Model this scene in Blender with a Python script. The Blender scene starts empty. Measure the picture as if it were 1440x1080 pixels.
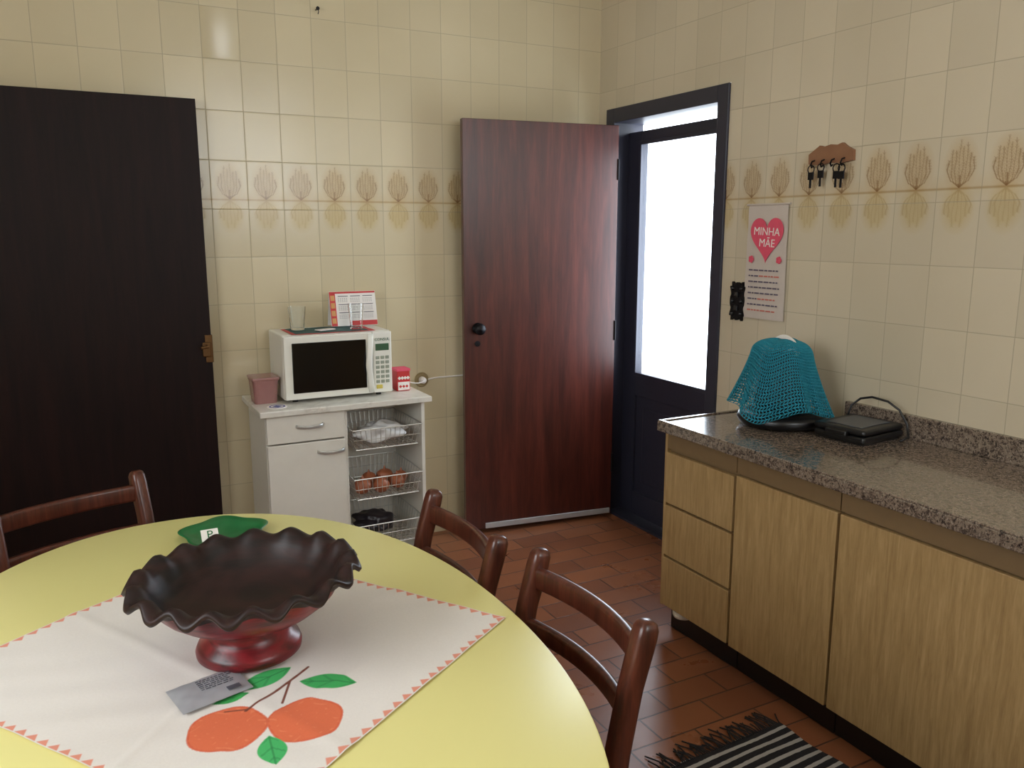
import bpy, bmesh, math, random
import numpy as np
from mathutils import Vector, Matrix, Euler
random.seed(7); np.random.seed(7)
scene = bpy.context.scene
COL = scene.collection
scene.view_settings.view_transform = 'Standard'
scene.view_settings.exposure = -0.22

# ------------------------------------------------------------------ geometry helpers
def join(*parts):
    V=[];F=[]
    for v,f in parts:
        o=len(V); V+= [tuple(p) for p in v]; F+=[tuple(i+o for i in q) for q in f]
    return V,F
def box(x0,x1,y0,y1,z0,z1,bev=0.0,seg=2):
    bm=bmesh.new()
    bmesh.ops.create_cube(bm,size=1.0)
    for v in bm.verts:
        v.co=Vector(((x0+x1)/2+v.co.x*(x1-x0),(y0+y1)/2+v.co.y*(y1-y0),(z0+z1)/2+v.co.z*(z1-z0)))
    if bev>0:
        bmesh.ops.bevel(bm,geom=list(bm.edges),offset=bev,segments=seg,affect='EDGES',profile=0.5)
    bm.verts.index_update()
    r=([tuple(v.co) for v in bm.verts],[tuple(v.index for v in f.verts) for f in bm.faces])
    bm.free(); return r
def xform(g,M):
    return [tuple(M@Vector(p)) for p in g[0]],g[1]
def lathe(prof,n=48,c=(0,0,0),rf=None,cap=False):
    V=[];F=[]
    m=len(prof)
    for j in range(n):
        th=2*math.pi*j/n
        for i,(r,z) in enumerate(prof):
            rr,zz=(r,z) if rf is None else rf(th,i,r,z)
            V.append((c[0]+rr*math.cos(th),c[1]+rr*math.sin(th),c[2]+zz))
    for j in range(n):
        k=(j+1)%n
        for i in range(m-1):
            F.append((j*m+i,k*m+i,k*m+i+1,j*m+i+1))
    return V,F
def rr(w,h,r,n=3):
    pts=[]
    for cx,cy,a0 in ((w/2-r,h/2-r,0),(-w/2+r,h/2-r,90),(-w/2+r,-h/2+r,180),(w/2-r,-h/2+r,270)):
        for i in range(n+1):
            a=math.radians(a0+90*i/n)
            pts.append((cx+r*math.cos(a),cy+r*math.sin(a)))
    return pts
def circ(r,n=8):
    return [(r*math.cos(2*math.pi*i/n),r*math.sin(2*math.pi*i/n)) for i in range(n)]
def sweep(pts,prof,up=(0,0,1),scales=None,closed=False):
    pts=[Vector(p) for p in pts]; up=Vector(up); n=len(pts); m=len(prof); V=[];F=[]
    last=None
    for i,p in enumerate(pts):
        if closed: t=pts[(i+1)%n]-pts[i-1]
        else: t=pts[min(i+1,n-1)]-pts[max(i-1,0)]
        t.normalize()
        s=t.cross(up)
        if s.length<0.05:
            s = last if last is not None else t.cross(Vector((1,0,0.01)))
        s=s-t*s.dot(t)
        s.normalize()
        if last is not None and s.dot(last)<-0.3 and not closed: s=-s
        last=s.copy(); u=s.cross(t)
        k=scales[i] if scales else 1.0
        for a,b in prof: V.append(tuple(p+s*a*k+u*b*k))
    rng=n if closed else n-1
    for i in range(rng):
        j=(i+1)%n
        for a in range(m):
            b=(a+1)%m
            F.append((i*m+a,i*m+b,j*m+b,j*m+a))
    if not closed:
        F.append(tuple(range(m))[::-1]); F.append(tuple((n-1)*m+a for a in range(m)))
    return V,F
def bez(p0,p1,p2,p3,n=16):
    r=[]
    for i in range(n+1):
        t=i/n; r.append(Vector(p0)*(1-t)**3+Vector(p1)*3*t*(1-t)**2+Vector(p2)*3*t*t*(1-t)+Vector(p3)*t**3)
    return r
def prism(outline,z0,z1):
    n=len(outline)
    V=[(x,y,z0) for x,y in outline]+[(x,y,z1) for x,y in outline]
    F=[tuple(range(n))[::-1],tuple(range(n,2*n))]+[(i,(i+1)%n,n+(i+1)%n,n+i) for i in range(n)]
    return V,F
def sphere(c,r,n=16,m=10,sc=(1,1,1),noise=0):
    prof=[(max(1e-4,math.sin(math.pi*i/m)),-math.cos(math.pi*i/m)) for i in range(m+1)]
    V,F=lathe(prof,n)
    out=[]
    for x,y,z in V:
        k=1+noise*math.sin(3*x+2*y+c[0]*50)*math.cos(4*z+y)
        out.append((c[0]+x*r*sc[0]*k,c[1]+y*r*sc[1]*k,c[2]+z*r*sc[2]*k))
    return out,F
# ------------------------------------------------------------------ object helpers
def obj(name,g,mat,parent=None,world=True,smooth=False,label=None,cat=None,kind=None,auto=False):
    me=bpy.data.meshes.new(name); me.from_pydata([tuple(p) for p in g[0]],[],[tuple(f) for f in g[1]]); me.update()
    bm=bmesh.new(); bm.from_mesh(me); bmesh.ops.recalc_face_normals(bm,faces=bm.faces); bm.to_mesh(me); bm.free()
    if isinstance(mat,(list,tuple)):
        for m in mat: me.materials.append(m)
    else: me.materials.append(mat)
    if smooth:
        for p in me.polygons: p.use_smooth=True
    o=bpy.data.objects.new(name,me); COL.objects.link(o)
    if auto:
        for p in me.polygons: p.use_smooth=True
        try:
            me.set_sharp_from_angle(angle=math.radians(auto if auto is not True else 35))
        except Exception: pass
    if parent is not None:
        o.parent=parent
        if world: o.matrix_parent_inverse=parent.matrix_basis.inverted()
    if label: o["label"]=label
    if cat: o["category"]=cat
    if kind: o["kind"]=kind
    return o
def empty(name,loc,label,cat,rotz=0,kind=None,group=None):
    e=bpy.data.objects.new(name,None); e.empty_display_size=0.05
    e.location=loc; e.rotation_euler=(0,0,rotz); COL.objects.link(e)
    e["label"]=label; e["category"]=cat
    if kind: e["kind"]=kind
    if group: e["group"]=group
    return e
def copy_thing(src,loc,rotz,label=None):
    n=src.copy(); COL.objects.link(n); n.location=loc; n.rotation_euler=(0,0,rotz)
    if label: n["label"]=label
    for c in list(src.children):
        k=c.copy(); COL.objects.link(k); k.parent=n; k.matrix_parent_inverse=c.matrix_parent_inverse.copy()
    return n
def text(name,s,size,mat,M,parent,ext=0.0003,align='CENTER'):
    cu=bpy.data.curves.new(name,'FONT'); cu.body=s; cu.size=size; cu.extrude=ext; cu.align_x=align; cu.align_y='CENTER'
    cu.resolution_u=3
    t=bpy.data.objects.new(name+"_tmp",cu); COL.objects.link(t)
    dg=bpy.context.evaluated_depsgraph_get()
    me=bpy.data.meshes.new_from_object(t.evaluated_get(dg))
    bpy.data.objects.remove(t); me.name=name
    me.transform(M); me.materials.clear(); me.materials.append(mat)
    o=bpy.data.objects.new(name,me); COL.objects.link(o)
    if parent is not None:
        o.parent=parent; o.matrix_parent_inverse=parent.matrix_basis.inverted()
    return o
# ------------------------------------------------------------------ material helpers
def s2l(c):
    return tuple(((x/255)/12.92 if x/255<=0.04045 else ((x/255+0.055)/1.055)**2.4) for x in c)
class N:
    def __init__(s,name):
        s.m=bpy.data.materials.new(name); s.m.use_nodes=True; s.t=s.m.node_tree; s.n=s.t.nodes; s.l=s.t.links
        s.b=s.n['Principled BSDF']; s.out=s.n['Material Output']
    def node(s,t,**k):
        x=s.n.new(t)
        for a,b in k.items(): setattr(x,a,b)
        return x
    def put(s,inp,val):
        if hasattr(val,'is_output') or isinstance(val,bpy.types.NodeSocket): s.l.new(val,inp)
        else: inp.default_value=val
    def math(s,op,a,b=None,c=None,clamp=False):
        x=s.node('ShaderNodeMath',operation=op); x.use_clamp=clamp
        s.put(x.inputs[0],a)
        if b is not None: s.put(x.inputs[1],b)
        if c is not None: s.put(x.inputs[2],c)
        return x.outputs[0]
    def mix(s,f,a,b,blend='MIX'):
        x=s.node('ShaderNodeMix',data_type='RGBA',blend_type=blend)
        s.put(x.inputs[0],f)
        for i,v in ((6,a),(7,b)):
            if isinstance(v,tuple): v=(*v[:3],1)
            s.put(x.inputs[i],v)
        return x.outputs[2]
    def noise(s,scale,vec=None,detail=4,rough=.5,dist=0):
        x=s.node('ShaderNodeTexNoise'); x.inputs['Scale'].default_value=scale; x.inputs['Detail'].default_value=detail
        x.inputs['Roughness'].default_value=rough; x.inputs['Distortion'].default_value=dist
        if vec is not None: s.l.new(vec,x.inputs['Vector'])
        return x.outputs['Fac']
    def ramp(s,f,stops):
        x=s.node('ShaderNodeValToRGB'); s.l.new(f,x.inputs[0]); e=x.color_ramp.elements
        while len(e)<len(stops): e.new(0.5)
        for q,(p,c) in zip(e,stops):
            q.position=p; q.color=(*c,1) if len(c)==3 else c
        return x.outputs[0]
    def pos(s,sc=(1,1,1),obj=False):
        if obj: v=s.node('ShaderNodeTexCoord').outputs['Object']
        else: v=s.node('ShaderNodeNewGeometry').outputs['Position']
        m=s.node('ShaderNodeMapping'); s.l.new(v,m.inputs[0]); m.inputs['Scale'].default_value=sc
        return m.outputs[0]
    def bump(s,h,strength=.2,dist=.01,normal=None):
        x=s.node('ShaderNodeBump'); x.inputs['Strength'].default_value=strength; x.inputs['Distance'].default_value=dist
        s.l.new(h,x.inputs['Height'])
        if normal is not None: s.l.new(normal,x.inputs['Normal'])
        return x.outputs[0]
    def set(s,**k):
        names={'color':'Base Color','rough':'Roughness','metal':'Metallic','normal':'Normal','trans':'Transmission Weight','coat':'Coat Weight','spec':'Specular IOR Level','ior':'IOR','coatr':'Coat Roughness','alpha':'Alpha','sheen':'Sheen Weight','emit':'Emission Color','emits':'Emission Strength'}
        for a,v in k.items():
            if isinstance(v,tuple) and a in('color','emit'): v=(*v[:3],1)
            s.put(s.b.inputs[names[a]],v)
        return s.m
def plain(name,rgb,rough=.5,metal=0,var=.08,scale=30,bump=0,**k):
    m=N(name); c=s2l(rgb)
    f=m.noise(scale,m.pos(obj=True))
    m.set(color=m.mix(f,tuple(x*(1-var) for x in c),tuple(min(1,x*(1+var)) for x in c)),rough=rough,metal=metal,**k)
    if bump: m.set(normal=m.bump(f,bump,.002))
    return m.m
def wood(name,c0,c1,c2,axis='z',rough=.35,fine=1.0,coat=0.0,bump=.05,**k):
    m=N(name); sc={'z':(14,14,1.1),'x':(1.1,14,14),'y':(14,1.1,14)}[axis]
    v=m.pos(tuple(x*fine for x in sc),obj=True)
    a=m.noise(2.2,v,6,.6,.6); b=m.noise(12,v,3,.6,0)
    f=m.math('ADD',m.math('MULTIPLY',a,.75),m.math('MULTIPLY',b,.25))
    m.set(color=m.ramp(f,[(.32,s2l(c0)),(.5,s2l(c1)),(.68,s2l(c2))]),rough=rough,coat=coat,normal=m.bump(b,bump,.001),**k)
    m.b.inputs['Coat Roughness'].default_value=.25
    return m.m
def tile(name,uaxis,u0,z0,base,tw=.1495,th=.2,rough=.22,grout=(150,138,112),gw=.0014,attr=True,tilt=.010,warp=None):
    m=N(name)
    g=m.node('ShaderNodeNewGeometry'); sx=m.node('ShaderNodeSeparateXYZ'); m.l.new(g.outputs['Position'],sx.inputs[0])
    u=m.math('DIVIDE',m.math('SUBTRACT',sx.outputs[uaxis],u0),tw); v=m.math('DIVIDE',m.math('SUBTRACT',sx.outputs[2],z0),th)
    def dist(q,s):
        f=m.math('FRACT',q); return m.math('MULTIPLY',m.math('MINIMUM',f,m.math('SUBTRACT',1.0,f)),s)
    d=m.math('MINIMUM',dist(u,tw),dist(v,th))
    gm=m.math('SUBTRACT',1.0,m.math('DIVIDE',m.math('SUBTRACT',d,gw*.5),gw,clamp=True),clamp=True)
    fu=m.math('FLOOR',u); fv=m.math('FLOOR',v)
    cx=m.node('ShaderNodeCombineXYZ'); m.l.new(fu,cx.inputs[0]); m.l.new(fv,cx.inputs[1])
    wn=m.node('ShaderNodeTexWhiteNoise',noise_dimensions='3D'); m.l.new(cx.outputs[0],wn.inputs['Vector'])
    b=s2l(base)
    col=m.mix(wn.outputs['Value'],tuple(x*.93 for x in b),tuple(min(1,x*1.04) for x in b))
    n1=m.noise(1.1,m.pos()); n1=m.math('MULTIPLY',m.math('SUBTRACT',n1,.3,clamp=True),1.2); col=m.mix(n1,col,(b[0]*.72,b[1]*.69,b[2]*.61))
    if attr:
        a=m.node('ShaderNodeVertexColor'); a.layer_name='col'; col=m.mix(1.0,col,a.outputs['Color'],'MULTIPLY')
    col=m.mix(m.math('MULTIPLY',gm,.65),col,s2l(grout))
    sub=m.node('ShaderNodeVectorMath',operation='SUBTRACT'); m.l.new(wn.outputs['Color'],sub.inputs[0]); sub.inputs[1].default_value=(.5,.5,.5)
    scl=m.node('ShaderNodeVectorMath',operation='SCALE'); m.l.new(sub.outputs[0],scl.inputs[0]); scl.inputs['Scale'].default_value=tilt*2
    add=m.node('ShaderNodeVectorMath',operation='ADD'); m.l.new(scl.outputs[0],add.inputs[0]); m.l.new(g.outputs['Normal'],add.inputs[1])
    last=add
    if warp:   # one unevenly set, slightly domed tile
        mk=m.math('MULTIPLY',m.math('COMPARE',fu,warp[0],.1),m.math('COMPARE',fv,warp[1],.1))
        ws=m.node('ShaderNodeVectorMath',operation='SCALE'); ws.inputs[0].default_value=warp[2]; m.l.new(mk,ws.inputs['Scale'])
        cu=m.node('ShaderNodeCombineXYZ'); m.l.new(m.math('MULTIPLY',m.math('MULTIPLY',m.math('SUBTRACT',m.math('FRACT',u),.5),mk),.30),cu.inputs[0]); m.l.new(m.math('MULTIPLY',m.math('MULTIPLY',m.math('SUBTRACT',m.math('FRACT',v),.5),mk),.12),cu.inputs[2])
        ad2=m.node('ShaderNodeVectorMath',operation='ADD'); m.l.new(add.outputs[0],ad2.inputs[0]); m.l.new(ws.outputs[0],ad2.inputs[1])
        ad3=m.node('ShaderNodeVectorMath',operation='ADD'); m.l.new(ad2.outputs[0],ad3.inputs[0]); m.l.new(cu.outputs[0],ad3.inputs[1]); last=ad3
    nor=m.node('ShaderNodeVectorMath',operation='NORMALIZE'); m.l.new(last.outputs[0],nor.inputs[0])
    h=m.math('ADD',m.math('MULTIPLY',m.math('DIVIDE',d,.004,clamp=True),1.0),m.math('MULTIPLY',m.noise(14,m.pos(),2),.25))
    m.set(color=col,rough=m.math('ADD',rough,m.math('MULTIPLY',gm,.5)),normal=m.bump(h,.25,.001,nor.outputs[0]))
    return m.m
WBASE=(214,200,168)
M_wall_b=tile('tile_back',0,.527,1.59,WBASE,warp=(0,3,(.010,0,-.085)))
M_wall_r=tile('tile_right',1,1.907,1.59,(212,199,174))
M_wall_o=tile('tile_other',0,0,1.59,WBASE,attr=False)
M_wall_l=tile('tile_left',1,0,1.59,WBASE,attr=False)
# floor
def floor_mat():
    m=N('terracotta_floor')
    bt=m.node('ShaderNodeTexBrick'); m.l.new(m.pos(),bt.inputs['Vector'])
    bt.inputs['Scale'].default_value=1; bt.inputs['Brick Width'].default_value=.24; bt.inputs['Row Height'].default_value=.118
    bt.inputs['Mortar Size'].default_value=.0035; bt.inputs['Mortar Smooth'].default_value=.3; bt.offset=.5
    bt.inputs['Color1'].default_value=(*s2l((158,98,64)),1); bt.inputs['Color2'].default_value=(*s2l((132,80,54)),1); bt.inputs['Mortar'].default_value=(*s2l((74,52,44)),1)
    f=m.noise(5,m.pos(),5); col=m.mix(m.math('MULTIPLY',f,.5),bt.outputs['Color'],s2l((96,60,44)))
    h=m.math('SUBTRACT',1.0,bt.outputs['Fac'])
    m.set(color=col,rough=m.math('ADD',.2,m.math('MULTIPLY',f,.2)),normal=m.bump(h,.4,.002)); return m.m
M_floor=floor_mat()
M_ceil=plain('ceiling_paint',(226,220,204),.8)
M_dark=wood('dark_door_wood',(19,8,8),(27,13,12),(35,17,15),rough=.5,fine=.8,spec=.2)
M_mahog=wood('mahogany_leaf',(50,19,14),(72,30,22),(92,41,31),rough=.36,fine=.7,coat=.35)
M_frame=plain('painted_frame',(44,44,58),.4)
M_chair=wood('chair_wood',(52,23,15),(80,38,26),(104,54,38),rough=.32,fine=1.6,coat=.2)
M_lam=wood('oak_laminate',(148,118,76),(168,138,92),(184,154,108),rough=.45,fine=2.6,bump=.05)
M_carc=plain('carcass_beige',(122,98,66),.6)
M_white=plain('white_melamine',(226,222,212),.4,var=.03)
M_marb=N('marble_top'); 
_f=M_marb.noise(7,M_marb.pos(obj=True),8,.6,1.5); M_marb=M_marb.set(color=M_marb.ramp(_f,[(.35,s2l((232,229,220))),(.55,s2l((222,218,208))),(.62,s2l((206,200,190))),(.68,s2l((226,222,212)))]),rough=.25)
M_mw=plain('microwave_white',(234,232,222),.35,var=.02)
M_mwdark=plain('microwave_window',(10,10,11),.12,var=.1)
M_black=plain('black_plastic',(16,15,17),.35)
M_iron=plain('black_iron',(22,20,24),.45,metal=.6)
M_silver=plain('satin_metal',(200,200,198),.3,metal=.7)
M_chrome=plain('wire_chrome',(205,205,200),.3,metal=.7)
M_brass=plain('aged_brass',(110,80,50),.4,metal=.8)
M_alum=plain('aluminium_strip',(200,202,206),.35,metal=.5)
def granite():
    m=N('granite'); v=m.pos(obj=True)
    a=m.noise(80,v,8,.75,.4)
    c=m.ramp(a,[(.36,s2l((46,40,38))),(.47,s2l((102,88,78))),(.55,s2l((144,128,112))),(.66,s2l((88,78,72)))])
    sp=m.math('GREATER_THAN',m.noise(190,v,2),.60); c=m.mix(m.math('MULTIPLY',sp,.7),c,s2l((30,26,26)))
    sp2=m.math('GREATER_THAN',m.noise(150,m.pos((1,1.3,1),obj=True),3),.63); c=m.mix(m.math('MULTIPLY',sp2,.6),c,s2l((172,158,144)))
    m.set(color=c,rough=.18,coat=.4); return m.m
M_gran=granite()
M_table=plain('yellow_laminate',(236,228,152),.3,var=.02,scale=3)
M_tleg=plain('table_leg',(60,40,28),.5)
def attr_mat(name,rough=.85,bumpn=250,bs=.15,**k):
    m=N(name); a=m.node('ShaderNodeVertexColor'); a.layer_name='col'
    f=m.noise(bumpn,m.pos(obj=True),2)
    m.set(color=m.mix(m.math('MULTIPLY',f,.12),a.outputs['Color'],(0.35,.33,.3),'MULTIPLY'),rough=rough,normal=m.bump(f,bs,.0008),**k); return m.m
M_cloth=attr_mat('painted_cotton')
def bowlmat(name,c0,c1,lo,hi,rough,**k):
    m=N(name); v=m.pos((1,1,5),obj=True); f=m.noise(9,v,6,.65,.8)
    m.set(color=m.ramp(f,[(lo,s2l(c0)),(hi,s2l(c1))]),rough=rough,normal=m.bump(f,.15,.003),**k); return m.m
M_bowl_in=bowlmat('bowl_inside',(18,11,12),(54,28,26),.38,.72,.45,spec=.4)
M_bowl_out=bowlmat('bowl_outside',(34,12,14),(128,27,35),.34,.58,.32)
M_crochet=plain('turquoise_yarn',(34,132,152),.9,var=.25,scale=120)
M_red=plain('red_print',(196,50,52),.5); M_pink=plain('faded_pink_print',(224,84,108),.7); M_paper=plain('paper',(204,192,182),.8,var=.05)
M_offw=plain('offwhite_print',(236,230,224),.7,var=.02); M_grn=plain('green_plastic',(24,104,56),.35); M_ink=plain('ink',(52,46,56),.7)
M_lens=plain('lcd',(60,92,66),.3); M_btn=plain('button_grey',(150,156,140),.5); M_pot=plain('onion_skin',(160,92,60),.45,var=.25,scale=20)
M_bag=plain('plastic_bag',(222,222,222),.35,var=.05,bump=.3); M_pinkp=plain('pink_plastic',(214,160,156),.25,trans=.55)
M_teal=plain('teal_doily',(58,92,92),.8,var=.3,scale=80); M_plaq=plain('plaque_wood',(140,98,70),.5,var=.25,scale=12)
M_sachet=plain('foil_sachet',(184,186,192),.35,metal=.3,var=.12,scale=25,bump=.3)
def glassm(name,col=(1,1,1),rough=.02):
    m=N(name); m.set(color=col,rough=rough,trans=1.0,ior=1.3); m.set(normal=m.bump(m.noise(40,m.pos(obj=True)),.03,.001)); return m.m
M_glass=glassm('cup_glass',(.95,.97,.97))
def pane():
    m=N('door_glass'); t=m.node('ShaderNodeBsdfTransparent'); g=m.node('ShaderNodeBsdfGlossy'); g.inputs['Roughness'].default_value=.05
    mx=m.node('ShaderNodeMixShader'); f=m.math('MULTIPLY',m.noise(3,m.pos()),.08); m.l.new(f,mx.inputs[0]); m.l.new(t.outputs[0],mx.inputs[1]); m.l.new(g.outputs[0],mx.inputs[2]); m.l.new(mx.outputs[0],m.out.inputs[0]); return m.m
M_pane=pane()
# ------------------------------------------------------------------ painted tile raster
def tree_tile(mm=2.0):
    W=int(round(150/mm)); H=int(round(400/mm)); img=np.ones((H+1,W+1,3)); yy,xx=np.mgrid[0:H+1,0:W+1]
    X=(xx/W-.5)*.1495; Z=yy/H*.4   # z above 1.39
    rng=random.Random(3); G=.240
    def dab(x,z,r,c,a):
        d=np.sqrt((X-x)**2+(Z-z)**2); k=np.clip((r*1.4-d)/(r*.8),0,1)*a
        for i in range(3): img[...,i]=img[...,i]*(1-k)+c[i]*k
    def wash(cz,rx,rz,c,a):
        r=np.sqrt((X/rx)**2+((Z-cz)/rz)**2); k=np.clip((1.05-r)/.5,0,1)*a
        for i in range(3): img[...,i]=img[...,i]*(1-k)+img[...,i]*c[i]*k
    # tan ground glow
    k=np.clip(1-(Z-G)/.05,0,1)*(Z>=G)*.34; img*= (1-k[...,None]*np.array([.12,.28,.5]))
    k=np.clip(1-(G-Z)/.03,0,1)*(Z<G)*.25; img*= (1-k[...,None]*np.array([.1,.2,.4]))
    k=np.clip(1.3-np.abs(Z-G)/.004,0,1)*.8; img*=(1-k[...,None]*np.array([.34,.46,.62]))
    def sprigs(sgn,col,a,r_,hs,n,w,tick=.0085):
        for s in range(n):
            q=(s-(n-1)/2)/((n-1)/2); top=(.146-.050*abs(q)**2.2)*hs*(1.0 if s%2==0 else .86)*rng.uniform(.95,1.03)
            base=.010+.012*abs(q)
            for i in range(40):
                t=i/39; z_=base+(top-base)*t
                x=w*q*(.62+.38*math.sin(min(1.0,t*1.7)*math.pi/2))*(1-.10*t)+.0012*math.sin(t*9+s*2.1)
                dab(x,G+sgn*(z_+.001),r_,col,a)
                if .05<t<.97 and i%3==s%3:
                    L=tick*(1-.4*t)
                    for sd in(-1,1):
                        for kk in(.35,.7,1.0): dab(x+sd*L*kk,G+sgn*(z_+L*kk*1.5),r_*.7,col,a*.8)
            for i in range(12): 
                t=i/11; dab(w*q*.62*t,G+sgn*(.002+(base)*t),r_,col,a)
        for i in range(14): dab(0,G+sgn*i*.003,r_*1.5,col,a)
    wash(G+.072,.060,.090,(.86,.74,.58),.7)
    sprigs(1,(.40,.26,.16),.72,.0014,1.0,8,.046,.0072)
    wash(G-.060,.060,.080,(.92,.85,.66),.9)
    sprigs(-1,(.72,.60,.40),.36,.0020,.80,7,.046)
    return img
TT=tree_tile()
def wall(name,mapf,patches,mat,label):
    V=[];F=[];C=[]
    for p in patches:
        u0,u1,z0,z1=p[:4]; nu,nz=(p[4],p[5]) if len(p)>4 else (1,1)
        o=len(V)
        us=np.linspace(u0,u1,nu+1); zs=np.linspace(z0,z1,nz+1)
        for j in range(nz+1):
            for i in range(nu+1):
                V.append(mapf(us[i],zs[j]))
                if len(p)>4:
                    ph=((us[i]-p[6])/.1495)%1.0; ii=int(round(ph*(TT.shape[1]-1))); C.append(tuple(TT[j*(TT.shape[0]-1)//nz,ii]))
                else: C.append((1,1,1))
        for j in range(nz):
            for i in range(nu):
                a=o+j*(nu+1)+i; F.append((a,a+1,a+nu+2,a+nu+1))
    me=bpy.data.meshes.new(name); me.from_pydata(V,[],F); me.update()
    at=me.color_attributes.new('col','FLOAT_COLOR','POINT'); arr=np.ones((len(V),4),dtype=np.float32); arr[:,:3]=np.array(C); at.data.foreach_set('color',arr.ravel())
    me.materials.append(mat); o=bpy.data.objects.new(name,me); COL.objects.link(o); o["kind"]="structure"; o["label"]=label; o["category"]="wall"
    return o
H=2.9; XL=-1.35; XR=2.45; YB=3.7; YF=-1.4
b0=.527; nb=12
wall('wall_back',lambda u,z:(u,YB,z),[(XL,XR,0,1.39),(XL,XR,1.79,H),(XL,b0-.1495*1,1.39,1.79),(b0-.1495,b0+.1495*nb,1.39,1.79,75*(nb+1),200,b0),(b0+.1495*nb,XR,1.39,1.79,62,200,b0)],M_wall_b,"cream glazed tiled wall with a band of brown tree tiles")
r0=1.907; D0,D1=2.73,3.62
k0=r0-.1495*8
wall('wall_right',lambda u,z:(XR,u,z),[(YF,D0,0,1.39),(YF,D0,1.79,2.1),(D1,YB,0,2.1),(YF,YB,2.1,H),(YF,k0,1.39,1.79),(k0,r0+.1495*5,1.39,1.79,75*13,200,r0),(r0+.1495*5,D0,1.39,1.79,38,200,r0)],M_wall_r,"cream glazed tiled wall with tree tiles and outside doorway")
LY0,LY1,LZ0,LZ1=.0,1.7,1.3,2.5
wall('wall_left',lambda u,z:(XL,u,z),[(YF,LY0,0,H),(LY1,YB,0,H),(LY0,LY1,0,LZ0),(LY0,LY1,LZ1,H)],M_wall_l,"plain cream tiled wall with window opening")
WX0,WX1,WZ0,WZ1=.9,2.3,1.6,2.75
wall('wall_front',lambda u,z:(u,YF,z),[(XL,WX0,0,H),(WX1,XR,0,H),(WX0,WX1,0,WZ0),(WX0,WX1,WZ1,H)],M_wall_o,"plain cream tiled wall with window opening")
obj('floor',([(XL,YF,0),(XR+.2,YF,0),(XR+.2,YB,0),(XL,YB,0)],[(0,1,2,3)]),M_floor,label="glossy terracotta tiled floor",cat="floor",kind="structure")
obj('ceiling',([(XL,YF,H),(XR,YF,H),(XR,YB,H),(XL,YB,H)],[(0,1,2,3)]),M_ceil,label="plain painted ceiling",cat="ceiling",kind="structure")
obj('window_1',join(box(WX0,WX0+.05,YF-.06,YF,WZ0,WZ1),box(WX1-.05,WX1,YF-.06,YF,WZ0,WZ1),box(WX0+.05,WX1-.05,YF-.06,YF,WZ0,WZ0+.05),box(WX0+.05,WX1-.05,YF-.06,YF,WZ1-.05,WZ1),box(1.58,1.62,YF-.05,YF-.01,WZ0+.05,WZ1-.05)),M_frame,label="dark framed kitchen window",cat="window",kind="structure")
obj('window_2',join(box(XL-.06,XL,LY0,LY0+.05,LZ0,LZ1),box(XL-.06,XL,LY1-.05,LY1,LZ0,LZ1),box(XL-.06,XL,LY0+.05,LY1-.05,LZ0,LZ0+.05),box(XL-.06,XL,LY0+.05,LY1-.05,LZ1-.05,LZ1),box(XL-.05,XL-.01,.83,.87,LZ0+.05,LZ1-.05)),M_frame,label="dark framed side window",cat="window",kind="structure")
# door frame (right wall)
obj('trim_1',join(box(XR-.012,XR+.17,D0,D0+.065,0,2.10,.003),box(XR-.012,XR+.17,D1-.07,D1,0,2.10,.003),box(XR-.012,XR+.17,D0+.065,D1-.07,2.03,2.10,.003),box(XR-.0,XR+.17,D0+.065,D1-.07,0,.012)),M_frame,label="dark painted wooden door frame",cat="door frame",kind="structure")
# glazed outer door
d1=empty('door_1',(2.55,2.80,0),"dark painted outside door with tall glass pane","door",kind="structure")
gy0,gy1,gz0,gz1=2.885,3.44,.775,1.925
ly0,ly1=D0+.067,D1-.072
obj('door_leaf',join(box(2.53,2.57,ly0,gy0,.015,1.985,.002),box(2.53,2.57,gy1,ly1,.015,1.985,.002),box(2.53,2.57,gy0,gy1,gz1,1.985,.002),box(2.53,2.57,gy0,gy1,.66,gz0,.002),box(2.53,2.57,gy0,gy1,.015,.14,.002),
   box(2.542,2.56,gy0,gy1,.14,.66),box(2.536,2.565,gy0+.06,gy1-.06,.20,.60,.006),
   box(2.522,2.532,gy0-.012,gy0+.006,gz0-.012,gz1+.012,.002),box(2.522,2.532,gy1-.006,gy1+.012,gz0-.012,gz1+.012,.002),box(2.522,2.532,gy0,gy1,gz0-.012,gz0+.006,.002),box(2.522,2.532,gy0,gy1,gz1-.006,gz1+.012,.002)),M_frame,d1)
obj('glass_pane',box(2.548,2.552,gy0,gy1,gz0,gz1),M_pane,d1)
# open mahogany leaf
hx,hy=2.425,3.50; fx,fy=1.628,3.605
L=math.hypot(fx-hx,fy-hy); ang=math.atan2(fy-hy,fx-hx)
d2=empty('door_2',(hx,hy,0),"open glossy reddish mahogany door leaf standing ajar","door",rotz=ang,kind="structure")
obj('door_leaf',box(0,L,-.018,.018,.022,2.01,.002),M_mahog,d2,world=False)
obj('door_sweep',join(box(.01,L-.1,.018,.026,.024,.052,.002)),M_alum,d2,world=False,label="aluminium draught strip")
kn=join(lathe([(0,0),(.026,0),(.027,.004),(.010,.008),(.009,.03),(.024,.036),(.028,.048),(.022,.060),(0,.064)],24))
R=Matrix.Translation((L-.065,.018,1.04))@Matrix.Rotation(-math.pi/2,4,'X')
obj('door_knob',xform(kn,R),M_iron,d2,world=False,smooth=True,label="dark round door knob")
obj('keyhole_plate',xform(lathe([(0,0),(.014,0),(.014,.003),(0,.004)],16),Matrix.Translation((L-.065,.018,.965))@Matrix.Rotation(-math.pi/2,4,'X')),M_iron,d2,world=False)
for hz in (.3,1.0,1.8):
    obj('hinge',lathe([(0,-.05),(.006,-.05),(.006,.05),(0,.05)],12,(.0,.020,hz)),M_iron,d2,world=False)
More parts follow.
